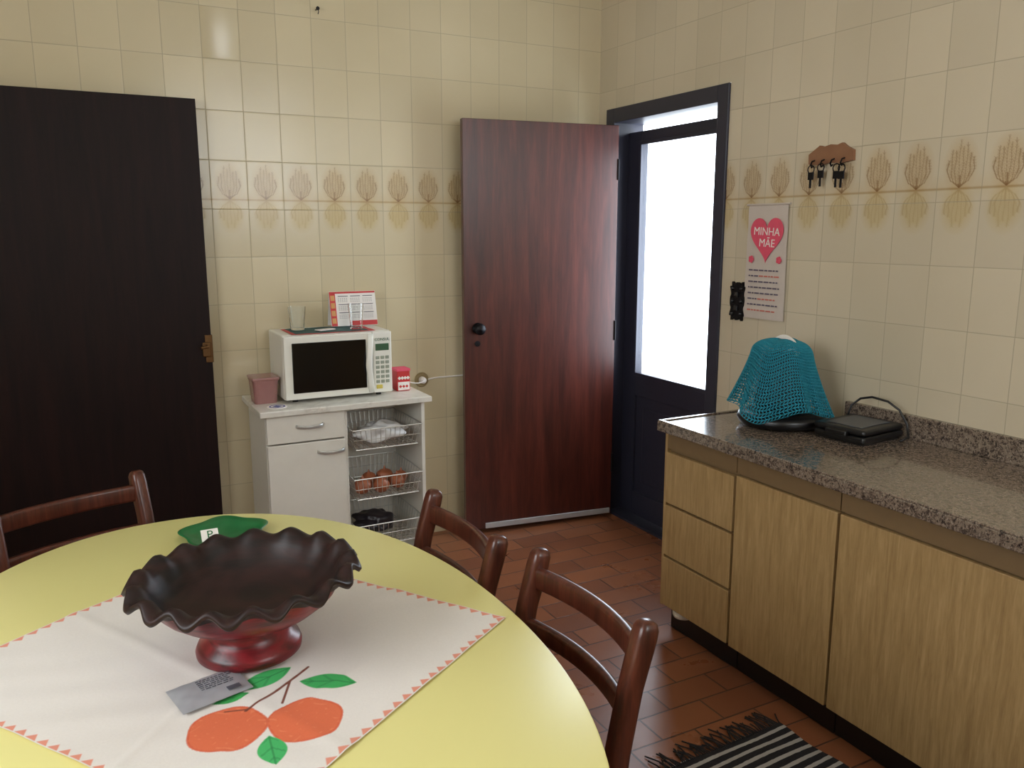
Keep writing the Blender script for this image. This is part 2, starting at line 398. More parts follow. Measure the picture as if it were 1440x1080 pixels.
# left dark door
d3=empty('door_3',(-.36,3.62,0),"very dark brown wooden door standing before tiled wall","door",kind="structure")
obj('door_leaf',box(-.36,.478,3.61,3.648,.02,2.016,.002),M_dark,d3)
obj('lock_plate',join(box(.452,.482,3.604,3.652,.96,1.075,.002),box(.44,.474,3.595,3.612,.985,1.045,.004),sweep([(.457,3.60,1.03),(.457,3.57,1.03),(.43,3.565,1.028)],circ(.006,8))),M_brass,d3,label="worn brass lock")
obj('hinge_post',box(-.42,-.36,3.60,3.70,0,2.08,.003),M_dark,d3)
# ------------------------------------------------------------------ counter + cabinets
CX=1.872; CE=2.352; CN=-.3
wt=empty('worktop',(2.15,1.0,.78),"speckled brown granite worktop with upstand along tiled wall","worktop")
obj('slab',box(1.845,2.448,CN,2.368,.779,.815,.004,3),M_gran,wt)
obj('upstand',box(2.428,2.449,CN,2.03,.815,.895,.003),M_gran,wt)
obj('raised_rim',join(box(1.846,1.862,CN,2.366,.814,.820,.0025),box(1.862,2.42,2.35,2.366,.814,.820,.0025)),M_gran,wt)
def cab(name,y0,y1,label,front):
    e=empty(name,((CX+2.44)/2,(y0+y1)/2,0),label,"kitchen cabinet")
    obj('carcass',join(box(CX+.02,2.44,y0+.001,y1-.001,.10,.779),box(CX+.004,CX+.02,y0+.001,y1-.001,.715,.778)),M_carc,e)
    obj('plinth',box(CX+.05,2.43,y0+.001,y1-.001,.0,.10),M_black,e)
    if front=='drawers':
        zs=[.102,.302,.506,.708]
        for i in range(3):
            obj('drawer',box(CX-.002,CX+.018,y0+.006,y1-.002,zs[i]+.004,zs[i+1]-.006,.002),M_lam,e)
        obj('foot_collar',lathe([(0,.074),(.036,.074),(.040,.082),(.040,.0995),(0,.0995)],24,(CX+.045,y1-.075,0)),M_white,e,label="white round plastic collar")
        obj('side_panel',box(CX+.003,2.44,y1-.001,y1+.012,.10,.779),M_lam,e)
    else:
        for a,b in front:
            obj('door',box(CX-.002,CX+.018,a+.004,b-.004,.104,.708,.002),M_lam,e)
    return e
cab('base_cabinet',1.978,2.340,"oak laminate base cabinet with three stacked drawers",'drawers')
cab('base_cabinet',1.556,1.976,"oak laminate base cabinet with one tall door",[(1.556,1.976)])
cab('base_cabinet',.93,1.554,"oak laminate base cabinet with one wide door",[(.93,1.554)])
cab('base_cabinet',.0,.928,"oak laminate base cabinet with two doors",[(.0,.464),(.464,.928)])
# ------------------------------------------------------------------ microwave cabinet
mc=empty('microwave_stand',(.965,3.5,0),"white melamine microwave stand with drawer, door and open basket bay","cabinet")
obj('top',box(.600,1.335,3.295,3.697,.765,.790,.004,3),M_marb,mc,label="mottled white marble-look top")
obj('carcass',join(box(.625,.640,3.335,3.69,.0,.765),box(.945,.960,3.325,3.69,.06,.765),box(1.295,1.310,3.325,3.69,.0,.765),box(.64,1.295,3.67,3.69,.05,.765),box(.64,1.295,3.335,3.67,.06,.075),box(.64,.945,3.335,3.67,.62,.635)),M_white,mc)
obj('drawer',box(.627,.948,3.315,3.335,.648,.762,.003),M_white,mc)
obj('door',box(.627,.948,3.315,3.335,.062,.642,.003),M_white,mc)
def bow(cx,z):
    return sweep([Vector((cx-.055,3.315,z)),Vector((cx-.05,3.302,z-.001)),Vector((cx-.03,3.293,z-.003)),Vector((cx,3.289,z-.004)),Vector((cx+.03,3.293,z-.003)),Vector((cx+.05,3.302,z-.001)),Vector((cx+.055,3.315,z))],rr(.007,.014,.003,2))
for nm,cx,z in(('handle',.80,.715),('handle',.885,.598)):
    obj(nm,bow(cx,z),M_silver,mc,smooth=True,label="silver bow handle")
def basket(zr,zb):
    g=[]
    x0,x1,y0,y1=.972,1.283,3.285,3.655; s=.018
    def rect(x0,x1,y0,y1,z): return [(x0,y0,z),(x1,y0,z),(x1,y1,z),(x0,y1,z)]
    pr=circ(.0028,6); pt=circ(.0015,5)
    g.append(sweep(rect(x0,x1,y0,y1,zr),pr,closed=True)); g.append(sweep(rect(x0+s,x1-s,y0+s,y1-s,zb),pr,closed=True))
    g.append(sweep(rect(x0+s*.5,x1-s*.5,y0+s*.5,y1-s*.5,(zr+zb)/2),pt,closed=True))
    for i in range(14):
        t=(i+.5)/14; x=x0+s+(x1-x0-2*s)*t; xr=x0+(x1-x0)*t
        g.append(sweep([(xr,y0,zr),(x,y0+s,zb),(x,y1-s,zb),(xr,y1,zr)],pt,up=(1,0,0)))
    for i in range(12):
        t=(i+.5)/12; y=y0+s+(y1-y0-2*s)*t; yr=y0+(y1-y0)*t
        g.append(sweep([(x0,yr,zr),(x0+s,y,zb),(x1-s,y,zb),(x1,yr,zr)],pt,up=(0,1,0)))
    return join(*g)
for zr,zb in((.675,.585),(.46,.365),(.25,.15)):
    obj('wire_basket',basket(zr,zb),M_chrome,mc,label="chrome wire basket")
# basket contents
def blob(c,sx,sy,sz,amp=.25,seed=1,n=40,m=24):
    rg=random.Random(seed); ph=[(rg.uniform(2,7),rg.uniform(2,7),rg.uniform(2,7),rg.uniform(0,6)) for _ in range(7)]
    V,F=sphere((0,0,0),1,n,m); out=[]
    for x,y,z in V:
        k=1+amp*sum(math.sin(a*x+d)*math.sin(b*y+d*2)*math.cos(c_*z) for a,b,c_,d in ph)/2.2
        out.append((c[0]+x*sx*k,c[1]+y*sy*k,c[2]+z*sz*k))
    return out,F
obj('plastic_bag',blob((1.12,3.40,.635),.11,.09,.04,.35,5),M_bag,smooth=True,label="crumpled clear-white plastic bag in top wire basket",cat="bag")
for i,(x,y,z,r) in enumerate([(1.03,3.36,.408,.038),(1.11,3.35,.405,.036),(1.19,3.37,.408,.037),(1.08,3.43,.41,.038),(1.16,3.45,.41,.04),(1.235,3.44,.403,.030)]):
    o=obj('onion',join(sphere((x,y,z),r,18,12,(1,1,.92),.06),lathe([(.006,0),(.003,.012),(0,.016)],8,(x,y,z+r*.88))),M_pot,smooth=True,label="brown-skinned onion in wire basket",cat="onion"); o["group"]="onions in the middle wire basket"
obj('plastic_bag',blob((1.10,3.44,.215),.09,.08,.045,.3,11),plain('dark_bag',(40,34,40),.3,bump=.3),smooth=True,label="dark crumpled plastic bag in bottom wire basket",cat="bag")
# ------------------------------------------------------------------ microwave
mx0,mx1,my0,my1,mz0,mz1=.728,1.195,3.405,3.69,.803,1.076
mw=empty('microwave',((mx0+mx1)/2,3.54,.79),"white countertop microwave oven with black window and keypad","microwave")
obj('body',box(mx0,mx1,my0+.022,my1,mz0,mz1,.006,3),M_mw,mw)
obj('door',join(box(mx0+.001,mx1-.088,my0,my0+.022,mz0+.003,mz1-.003,.005,3)),M_mw,mw)
obj('window',join(box(mx0+.034,mx1-.117,my0-.003,my0+.004,mz0+.030,mz1-.032,.0025,2)),M_mwdark,mw,label="black door window")
obj('door_handle',sweep([(mx1-.095,my0+.004,mz0+.012),(mx1-.103,my0-.012,mz0+.05),(mx1-.112,my0-.02,mz0+.13),(mx1-.103,my0-.012,mz0+.21),(mx1-.095,my0+.004,mz1-.012)],rr(.026,.014,.005),up=(0,1,0)),M_mw,mw,smooth=True)
obj('control_panel',box(mx1-.086,mx1-.001,my0+.001,my0+.022,mz0+.003,mz1-.003,.004),M_mw,mw)
obj('display',box(mx1-.074,mx1-.014,my0-.001,my0+.004,mz1-.085,mz1-.055,.001),M_lens,mw,label="greenish digital display")
g=[]
for r in range(6):
    for c in range(3):
        g.append(box(mx1-.074+c*.0215,mx1-.074+c*.0215+.017,my0-.001,my0+.003,mz0+.045+r*.021,mz0+.045+r*.021+.014,.002))
obj('keypad',join(*g),M_btn,mw); obj('start_button',join(box(mx1-.074,mx1-.046,my0-.001,my0+.003,mz0+.02,mz0+.038,.003)),plain('btn_yel',(210,190,90),.5),mw)
RX=Matrix.Rotation(math.pi/2,4,'X')
text('logo','CONSUL',.017,plain('logo_ink',(20,90,60),.5),Matrix.Translation((mx1-.044,my0-.0005,mz1-.037))@RX,mw)
for x in(mx0+.05,mx1-.05):
    for y in(my0+.05,my1-.04): obj('foot',lathe([(0,0),(.012,0),(.012,.014),(0,.014)],12,(x,y,.7895)),M_black,mw)
# doily on microwave
def doily():
    V=[];F=[];n=40;m=16
    for j in range(m+1):
        for i in range(n+1):
            u=i/n;v=j/m; V.append((.77+.36*u,3.425+.22*v,1.0775+.003*abs(math.sin(u*9)*math.sin(v*7))))
    for j in range(m):
        for i in range(n):
            a=j*(n+1)+i;F.append((a,a+1,a+n+2,a+n+1))
    return V,F
o=obj('cloth_mat',doily(),[M_teal,M_red],smooth=True,label="small teal cloth with red border on microwave top",cat="cloth mat")
for p in o.data.polygons:
    i=p.index%40; j=p.index//40
    if i>36 or j==0 or i<2: p.material_index=1
def tumbler(name,x,y,z,r0,r1,h,label,fac=0):
    prof=[(0,0),(r0,0),(r1,h),(r1-.0025,h),(r0-.002,.008),(0,.008)]
    return obj(name,lathe(prof,32,(x,y,z),(lambda th,i,r,zz:(r*(1+(fac*math.cos(12*th) if i in(1,2) else 0)),zz))),M_glass,smooth=False,auto=40,label=label,cat="glass")
tumbler('drinking_glass',.83,3.575,1.081,.028,.038,.10,"clear faceted drinking glass on microwave",.03)
tumbler('drinking_glass',1.068,3.50,1.081,.026,.034,.11,"clear small drinking glass before calendar",.02)
obj('paper_scrap',xform(box(-.04,.04,-.02,.02,0,.004,.001),Matrix.Translation((.93,3.50,1.082))@Matrix.Rotation(.4,4,'Z')),M_offw,label="small crumpled white paper on microwave",cat="paper")
# calendar
cal=empty('desk_calendar',(1.09,3.60,1.082),"red and white tent desk calendar standing on microwave","calendar",rotz=-.03)
CM=Matrix.Translation((0,-.012,.002))@Matrix.Rotation(math.radians(-14),4,'X')
obj('stand',join(xform(box(-.105,.105,-.001,.001,0,.155),CM),xform(box(-.105,.105,-.001,.001,0,.155),Matrix.Translation((0,.062,.002))@Matrix.Rotation(math.radians(14),4,'X'))),M_offw,cal,world=False)
g=[box(-.104,.104,-.0018,-.001,.146,.154),box(-.02,.104,-.0018,-.001,.001,.022),box(-.104,-.078,-.0018,-.001,.001,.146)]
obj('red_border',xform(join(*g),CM),M_red,cal,world=False)
g=[]
for r in range(3):
    for c in range(3):
        x=-.066+c*.056;z=.034+r*.037
        g.append(box(x,x+.045,-.0019,-.001,z+.024,z+.0275))
        for k in range(3): 
            for q in range(5): g.append(box(x+q*.0092,x+q*.0092+.004,-.0019,-.001,z+k*.007,z+k*.007+.0022))
obj('date_grid',xform(join(*g),CM),plain('ink_grey',(120,112,118),.7),cal,world=False)
g=[box(-.10,-.082,-.0022,-.001,.012+i*.034,.036+i*.034,.0004) for i in range(4)]
obj('photo_strip',xform(join(*g),CM),plain('food_print',(206,150,90),.5),cal,world=False)
# pink tub
def rtub(name,cx,cy,z,w,d,h,label):
    e=empty(name,(cx,cy,z),label,"container")
    V=[];F=[];rings=[(1-.12,0),(1,h),(1.05,h),(1.05,h+.004),(.97,h+.004),(.86,.003)]
    pts=rr(w,d,.02,4); n=len(pts)
    for s,zz in rings:
        for x,y in pts: V.append((cx+x*s,cy+y*s,z+zz))
    for k in range(len(rings)-1):
        for i in range(n): F.append((k*n+i,k*n+(i+1)%n,(k+1)*n+(i+1)%n,(k+1)*n+i))
    F.append(tuple(range(n))); F.append(tuple((len(rings)-1)*n+i for i in range(n)))
    obj('tub',(V,F),M_pinkp,e,smooth=False)
    obj('lid',xform(box(-w*.53,w*.53,-d*.53,d*.53,0,.012,.004,3),Matrix.Translation((cx,cy,z+h+.004))),M_pinkp,e)
    return e
rtub('plastic_tub',.662,3.52,.79,.105,.12,.095,"translucent pink plastic tub with lid beside microwave")
cz=empty('coaster',(.685,3.375,.79),"round white coaster with blue crest on stand top","coaster")
obj('disc',lathe([(0,0),(.04,0),(.04,.003),(0,.003)],32,(.685,3.375,.7905)),M_offw,cz)
obj('crest',join(lathe([(.026,0),(.032,0),(.032,.0006),(.026,.0006),(.026,0)],32,(.685,3.375,.7936)),xform(box(-.014,.014,-.014,.014,0,.0006),Matrix.Translation((.685,3.375,.7936))@Matrix.Rotation(.78,4,'Z'))),plain('crest_blue',(60,70,140),.5),cz)
# tin
tn=empty('storage_tin',(1.268,3.50,.79),"red and white patterned rectangular tin beside microwave","tin")
obj('tin_body',box(1.237,1.299,3.465,3.535,.7905,.885,.004,2),M_red,tn)
g=[box(1.241,1.295,3.4635,3.466,.795,.832,.001)]+[xform(box(-.006,.006,-.0008,.0008,-.006,.006),Matrix.Translation((1.248+i*.0135,3.4645,.850))@Matrix.Rotation(.78,4,'Y')) for i in range(4)]
obj('printed_label',join(*g),M_offw,tn)
obj('lid',join(box(1.235,1.301,3.463,3.537,.880,.892,.003),),M_pink,tn)
g=[xform(box(-.005,.005,-.0008,.0008,-.005,.005),Matrix.Translation((1.252+i*.015,3.4628,.812))@Matrix.Rotation(.78,4,'Y')) for i in range(3)]
obj('printed_dots',join(*g),M_red,tn)
# outlet + cable
ou=empty('wall_outlet',(1.445,3.70,.79),"round beige wall socket with brass ring and plugged cable","outlet")
RW=Matrix.Translation((1.445,3.6995,.79))@Matrix.Rotation(math.pi/2,4,'X')
obj('plate',xform(lathe([(0,0),(.036,0),(.036,.004),(.031,.010),(.027,.010),(.026,.006),(0,.006)],32),RW),plain('outlet_ring',(150,130,90),.5),ou,smooth=False,auto=30)
obj('plug',xform(lathe([(0,.006),(.017,.006),(.015,.03),(.006,.036),(0,.036)],20),RW),M_offw,ou)
obj('cable',join(sweep(bez((1.475,3.692,.79),(1.52,3.694,.80),(1.6,3.694,.793),(1.78,3.694,.796),20),circ(.004,8)),sweep(bez((1.445,3.665,.79),(1.40,3.64,.77),(1.36,3.66,.80),(1.305,3.66,.802),16),circ(.003,8))),M_offw,ou,smooth=True)
nl=obj('nail',join(xform(lathe([(0,0),(.003,0),(.003,.03),(.008,.03),(.008,.033),(0,.033)],10),Matrix.Translation((1.0,3.70,2.425))@Matrix.Rotation(math.pi/2,4,'X')),sweep([(1.0,3.668,2.425),(1.003,3.668,2.412),(1.0,3.669,2.402)],circ(.002,6))),M_iron,label="small dark nail in tiled wall",cat="nail")
# ------------------------------------------------------------------ right wall hangings
XF=XR-.0005
RR_=Matrix(((0,0,-1,0),(-1,0,0,0),(0,1,0,0),(0,0,0,1)))  # text x-> -Y, y->Z, z-> -X
bn=empty('wall_banner',(XF,2.475,1.60),"faded fabric banner with pink heart and mother verse","banner")
V=[];F=[];n=12;m=24
for j in range(m+1):
    for i in range(n+1):
        y=2.582-.212*i/n+(.006*(1-j/m) if i<n/2 else -.006*(1-j/m)); z=1.15+.452*j/m; V.append((XF-.006-.004*math.sin(i/n*3.1)*(1-j/m)-.001*math.sin(j*.9),y,z))
for j in range(m):
    for i in range(n):
        a=j*(n+1)+i;F.append((a,a+1,a+n+2,a+n+1))
obj('cloth_panel',(V,F),M_paper,bn,smooth=True)
obj('hanging_rod',sweep([(XF-.008,2.59,1.604),(XF-.008,2.36,1.604)],circ(.004,8)),M_paper,bn)
hp=[]
for i in range(64):
    t=2*math.pi*i/64; hx_=16*math.sin(t)**3; hz_=13*math.cos(t)-5*math.cos(2*t)-2*math.cos(3*t)-math.cos(4*t)
    hp.append((hx_/16*.088,hz_/16*.098))
obj('heart',xform(prism(hp,0,.0012),Matrix.Translation((XF-.0115,2.472,1.478))@RR_),M_pink,bn)
BM=lambda y,z:Matrix.Translation((XF-.0128,y,z))@RR_
text('lettering','MINHA',.044,M_offw,BM(2.472,1.497)@Matrix.Rotation(-.04,4,'Z'),bn,ext=.0006)
text('lettering','MÃE',.044,M_offw,BM(2.468,1.452)@Matrix.Rotation(-.04,4,'Z'),bn,ext=.0006)
rg=random.Random(5); gi=[];gr=[]
for r in range(8):
    x=-.085; z=1.345-r*.023
    while x<.07+.01*rg.random():
        w=rg.uniform(.008,.026); tgt=gr if (r%4==1 and x>-.03) or r==7 else gi
        if x+w<.088: tgt.append(xform(box(x,x+w,-.0028,.0028,0,.0006),BM(2.474,z)))
        x+=w+.005
o=obj('verse_text',join(*(gi+gr)),[plain('verse_blue',(104,94,112),.8),plain('verse_red',(206,120,106),.8)],bn)
for p in o.data.polygons:
    if p.index>=6*len(gi): p.material_index=1
def fl(cy,cz_): return join(*[xform(sphere((.008*math.cos(a),.008*math.sin(a),0),.0075,8,6,(1,1,.12)),BM(cy,cz_)) for a in [k*1.256 for k in range(5)]])
obj('printed_flower',fl(2.55,1.388),M_pink,bn); obj('printed_flower',fl(2.40,1.388),M_pink,bn)
# key holder
kh=empty('key_holder',(XF,2.18,1.77),"small carved wooden key rack with hanging keys on tiled wall","key rack")
pl=[(-.098,-.03),(-.10,.005),(-.07,.022),(-.05,.034),(-.03,.028),(0,.034),(.03,.030),(.05,.036),(.07,.022),(.098,.008),(.10,-.028),(.05,-.034),(0,-.03),(-.05,-.036)]
obj('plaque',xform(prism(pl,0,.014),Matrix.Translation((XF-.001,2.18,1.772))@RR_),M_plaq,kh)
for i,y in enumerate((2.25,2.205,2.16,2.115)):
    obj('hook',sweep([(XF-.012,y,1.755),(XF-.028,y,1.75),(XF-.034,y,1.738),(XF-.028,y,1.728),(XF-.02,y,1.734)],circ(.003,6),up=(0,1,0)),M_iron,kh)
for y,dz in((2.25,0),(2.205,.004),(2.135,-.002),(2.112,-.004)):
    g2=[sweep([(XF-.03+0,y+.015*math.cos(a),1.722+dz+.015*math.sin(a)) for a in [k*math.pi/6 for k in range(12)]],circ(.0022,6),up=(1,0,0),closed=True)]
    g2.append(box(XF-.033,XF-.028,y-.014,y+.012,1.685+dz,1.712+dz,.0015)); g2.append(box(XF-.032,XF-.029,y-.005,y+.004,1.655+dz,1.688+dz,.0008))
    obj('key',join(*g2),M_iron,kh,label="dark metal key")
# ornate iron switch plate
sp=empty('switch_plate',(XF,2.622,1.21),"ornate black cast-iron light switch plate beside door","switch plate")
ol=[]
for i in range(80):
    t=2*math.pi*i/80; ax=abs(math.cos(t))**.6*math.copysign(1,math.cos(t)); az=abs(math.sin(t))**.6*math.copysign(1,math.sin(t))
    k=1+.10*math.cos(12*t)+.08*math.cos(4*t+math.pi); ol.append((.040*ax*k,.078*az*k))
SM=Matrix.Translation((XF-.001,2.622,1.212))@RR_
obj('plate',xform(prism(ol,0,.012),SM),M_iron,sp)
g=[xform(box(-.010,.010,-.012,.012,.010,.02,.003),SM@Matrix.Translation((0,.028*s,0))) for s in(-1,1)]
g+=[xform(sphere((.026*sx,.052*sy,.012),.009,10,8),SM) for sx in(-1,1) for sy in(-1,0,1)]
obj('rocker',join(*g),M_black,sp)
# ------------------------------------------------------------------ countertop things
ZC=.8155
ap=empty('countertop_appliance',(2.2,2.12,ZC),"dark countertop appliance with round base under crochet cover","appliance")
obj('base',lathe([(0,0),(.10,0),(.142,.010),(.152,.028),(.145,.045),(.11,.055),(0,.055)],40,(2.20,2.115,ZC)),M_black,ap,smooth=True)
obj('body',lathe([(0,.05),(.085,.05),(.09,.10),(.072,.25),(.058,.262),(0,.264)],32,(2.2,2.12,ZC)),plain('appliance_dark',(18,34,40),.5),ap,smooth=True)
obj('top_handle',sweep(bez((2.2,2.18,ZC+.258),(2.2,2.16,ZC+.334),(2.2,2.07,ZC+.334),(2.2,2.05,ZC+.258),16),rr(.02,.008,.003),up=(1,0,0)),M_offw,ap,smooth=True)
def cover():
    V=[];F=[];n=84;m=30; cx,cy=2.2,2.125
    for j in range(m+1):
        t=j/m
        for i in range(n):
            th=2*math.pi*(i+.5*(j%2))/n; c,s=math.cos(th),math.sin(th)
            p=2.6; q=(abs(c)**p+abs(s)**p)**(-1/p)
            if t<.34:
                k=t/.34; rad=.012+.086*math.sin(k*1.45); z=.306-.048*k**2.2
            else:
                k=(t-.34)/.66; rad=.0975+.066*k**1.2; z=.258-.205*k
            w=max(0,(t-.22)/.78)
            rad*=1+.070*w*math.sin(6*th+1+.6*math.sin(2*th))+.025*w*math.sin(13*th)
            z+=.016*w*math.sin(3*th+.6)+.008*math.sin(3*th+1)*min(1,t*3)+.005*math.sin(5*th)*min(1,t*3)
            V.append((cx+rad*q*c*.95,cy+rad*q*s*1.0,ZC+z+.002))
    for j in range(m):
        for i in range(n):
            a=j*n+i;b=j*n+(i+1)%n
            F.append((a,b,b+n,a+n))
    return V,F
cv=obj('crochet_cover',cover(),M_crochet,smooth=True,label="turquoise crocheted net cover draped over countertop appliance",cat="cover")
w=cv.modifiers.new('net','WIREFRAME'); w.thickness=.0056; w.use_even_offset=False; w.use_replace=True
gr_=empty('electric_grill',(2.29,1.855,ZC),"flat black electric grill with looped cord by upstand","electric grill",rotz=.10)
obj('base',join(box(-.105,.115,-.095,.095,.006,.030,.008,3),box(-.09,.10,-.085,.085,0,.008)),M_black,gr_,world=False)
obj('lid',join(box(-.107,.11,-.097,.097,.033,.053,.009,3),box(-.125,-.105,-.04,.04,.028,.044,.004)),M_black,gr_,world=False)
obj('top_plate',box(-.08,.08,-.065,.065,.053,.0555,.001),plain('dull_steel',(92,96,106),.3,metal=.6),gr_,world=False)
obj('cord',sweep([Vector((.07,.09,.045)),Vector((.09,.09,.085)),Vector((.095,.06,.113)),Vector((.10,.02,.124)),Vector((.10,-.04,.118)),Vector((.105,-.08,.095)),Vector((.11,-.108,.05)),Vector((.105,-.118,.010)),Vector((.05,-.125,.006))],circ(.004,8)),M_black,gr_,world=False,smooth=True)
# ------------------------------------------------------------------ table
TC=(.165,1.405); AX,AY,EX=.555,.855,2.15
def outline(off=0,n=180):
    r=[]
    for i in range(n):
        t=2*math.pi*i/n; c,s=math.cos(t),math.sin(t)
        r.append((TC[0]+(AX-off)*abs(c)**(2/EX)*math.copysign(1,c),TC[1]+(AY-off)*abs(s)**(2/EX)*math.copysign(1,s)))
    return r
tb=empty('dining_table',(TC[0],TC[1],0),"oval dining table with pale yellow laminate top","dining table")
rings=[(.004,.750),(.0012,.7488),(0,.746),(0,.722),(.004,.718)]
V=[];F=[];n=180
for off,z in rings: V+=[(x,y,z) for x,y in outline(off)]
for k in range(len(rings)-1):
    for i in range(n): F.append((k*n+i,k*n+(i+1)%n,(k+1)*n+(i+1)%n,(k+1)*n+i))
F.append(tuple(range(n))); F.append(tuple((len(rings)-1)*n+i for i in range(n))[::-1])
obj('tabletop',(V,F),M_table,tb,auto=40)
obj('apron',join(box(-.08,.30,.85,.88,.65,.718),box(-.08,.30,1.93,1.96,.65,.718),box(-.08,-.05,.88,1.93,.65,.718),box(.23,.26,.88,1.93,.65,.718)),M_tleg,tb)
for y in(.95,1.86):
    obj('leg',join(lathe([(0,.04),(.05,.04),(.04,.10),(.032,.3),(.04,.6),(.05,.70),(0,.70)],24,(.10,y,0)),box(-.12,.32,y-.03,y+.03,0,.05,.01)),M_tleg,tb)
# ------------------------------------------------------------------ tablecloth
P1=np.array((.27,1.976)); e1=np.array((.556,-.831)); e2=np.array((-.831,-.556)); LA,LB=.76,.69
def cloth():
    na,nb_=520,470
    a=np.linspace(0,LA,na+1); b=np.linspace(0,LB,nb_+1); A,B=np.meshgrid(a,b)
    wob=.004*np.sin(A*9+1)*(B/LB)+.003*np.sin(B*13)
    X=P1[0]+e1[0]*A+e2[0]*(B+wob); Y=P1[1]+e1[1]*A+e2[1]*(B+wob)
    Z=.7525+.0016*(1+np.sin(A*17+4*np.sin(B*7+A*3)))*(.5+.5*np.sin(B*15+A*6))+.0005*(1+np.sin(A*50+6*np.sin(B*11)))
    Z+= .0022*np.exp(-((A-.50+.25*B)/.022)**2)*np.clip((.35-B)/.3,0,1)+.002*np.exp(-((B-.40-.1*A)/.015)**2)
    Z+= .0022*np.exp(-((A-.30-.3*B)/.010)**2)*np.clip((B-.3)/.2,0,1)+.002*np.exp(-((A-.66+.1*B)/.010)**2)*np.clip((B-.15)/.2,0,1)
    col=np.ones((nb_+1,na+1,3))*np.array(s2l((232,226,220)))
    def paint(mask,c,a_=1.0):
        k=(np.clip(mask,0,1)*a_)[...,None]; col[:]=col*(1-k)+np.array(s2l(c))*k
    for along,edge in((A,np.minimum(B,LB-B)),(B,np.minimum(A,LA-A))):
        p=(along/.026)%1.0; tri=.0145*(1-np.abs(2*p-1)); 
        paint((tri-edge+.0015)/.002*(edge<.02)*(edge>.0015),(228,130,98),.85)
    cx,cy=.213,1.478
    nz=.5+.5*np.sin(X*240+3*np.sin(Y*130))*np.sin(Y*210+2*np.sin(X*90))
    for sg in(1,-1):
        x=cx+sg*(X-cx); y=cy+sg*(Y-cy)
        def ell(ex,ey,rx,ry,ang):
            c,s=math.cos(ang),math.sin(ang); u=(x-ex)*c+(y-ey)*s; v=-(x-ex)*s+(y-ey)*c
            return u/rx,v/ry
        def leaf(ex,ey,L_,W_,ang,c):
            u,v=ell(ex,ey,L_,W_,ang); inside=1-np.abs(v)-u*u; paint(inside/.06,c); 
            paint((.09-np.abs(v))/.05*(inside>.1),(20,96,50),.5); paint((np.sin((u*9+np.abs(v)*5))>.82)*(inside>.15),(30,110,60),.35)
        def line(p,q,w_,c):
            p=np.array(p);q=np.array(q);d=q-p;l2=(d**2).sum(); t=np.clip(((x-p[0])*d[0]+(y-p[1])*d[1])/l2,0,1)
            dd=np.sqrt((x-p[0]-t*d[0])**2+(y-p[1]-t*d[1])**2); paint((w_-dd)/.001,c)
        for (ex,ey,r) in((.146,1.212,.060),(.258,1.182,.058)):
            u,v=ell(ex,ey,r,r,0); rr2=np.sqrt(u*u+v*v)*(1+.03*np.sin(5*np.arctan2(v,u)+ex*40))
            paint((1-rr2)/.03,(234,134,92)); paint((1-rr2)/.03*nz*(rr2<1),(218,94,58),.6); paint(((rr2<1)&(rr2>.93))*1.0,(210,82,52),.5)
        line((.180,1.250),(.235,1.285),.0030,(122,66,50)); line((.235,1.285),(.300,1.335),.0032,(122,66,50)); line((.236,1.245),(.262,1.305),.0026,(122,66,50)); line((.15,1.262),(.185,1.252),.002,(122,66,50))
        leaf(.226,1.332,.052,.024,.35,(66,184,100)); leaf(.318,1.272,.050,.024,-.55,(62,176,94)); leaf(.196,1.128,.038,.022,1.5,(70,184,104)); leaf(.165,1.295,.03,.012,.1,(60,170,84))
    V=np.stack([X,Y,Z],-1).reshape(-1,3)
    idx=np.arange((na+1)*(nb_+1)).reshape(nb_+1,na+1)
    F=np.stack([idx[:-1,:-1],idx[:-1,1:],idx[1:,1:],idx[1:,:-1]],-1).reshape(-1,4)
    me=bpy.data.meshes.new('tablecloth'); me.vertices.add(len(V)); me.vertices.foreach_set('co',V.astype(np.float32).ravel())
    me.loops.add(F.size); me.loops.foreach_set('vertex_index',F.astype(np.int32).ravel()); me.polygons.add(len(F)); me.polygons.foreach_set('loop_start',np.arange(0,F.size,4,dtype=np.int32))
    try: me.polygons.foreach_set('loop_total',np.full(len(F),4,dtype=np.int32))
    except Exception: pass
    me.update(calc_edges=True); me.validate()
    at=me.color_attributes.new('col','FLOAT_COLOR','POINT'); c4=np.ones((len(V),4),dtype=np.float32); c4[:,:3]=col.reshape(-1,3); at.data.foreach_set('color',c4.ravel())
    me.materials.append(M_cloth)
    me.polygons.foreach_set('use_smooth',np.ones(len(F),dtype=bool))
    o=bpy.data.objects.new('tablecloth',me); COL.objects.link(o); o["label"]="white cotton cloth painted with oranges, leaves and orange zigzag edging"; o["category"]="tablecloth"
cloth()
# ------------------------------------------------------------------ bowl
BX,BY,BZ=.222,1.442,.7575
bw=empty('fruit_bowl',(BX,BY,BZ),"dark red and black pedestal bowl with ruffled rim on table","bowl")
outp=[(.058,.056),(.070,.060),(.100,.070),(.128,.083),(.150,.100),(.164,.117),(.172,.132),(.182,.143),(.192,.145),(.198,.141)]
inp=[(.202,.146),(.199,.152),(.188,.155),(.174,.151),(.162,.134),(.144,.110),(.118,.094),(.085,.083),(.045,.077),(.0005,.076)]
prof=outp+inp; no=len(outp)
wts=[0,0,0,.0,.05,.12,.35,.7,.95,1.0,1.0,1.0,.85,.45,.15,.05,0,0,0,0]
def ruf(th,i,r,z):
    w=wts[i]; c=math.cos(17*th+.5*math.sin(3*th)); return r*(1+.024*w*c)*.985,z-.009*w*c+.005*w*math.cos(th+.484)
o=obj('bowl',lathe(prof,340,(BX,BY,BZ),ruf),[M_bowl_out,M_bowl_in],bw,smooth=True)
m_=len(prof)-1
for p in o.data.polygons:
    if (p.index%m_)>=no-4: p.material_index=1
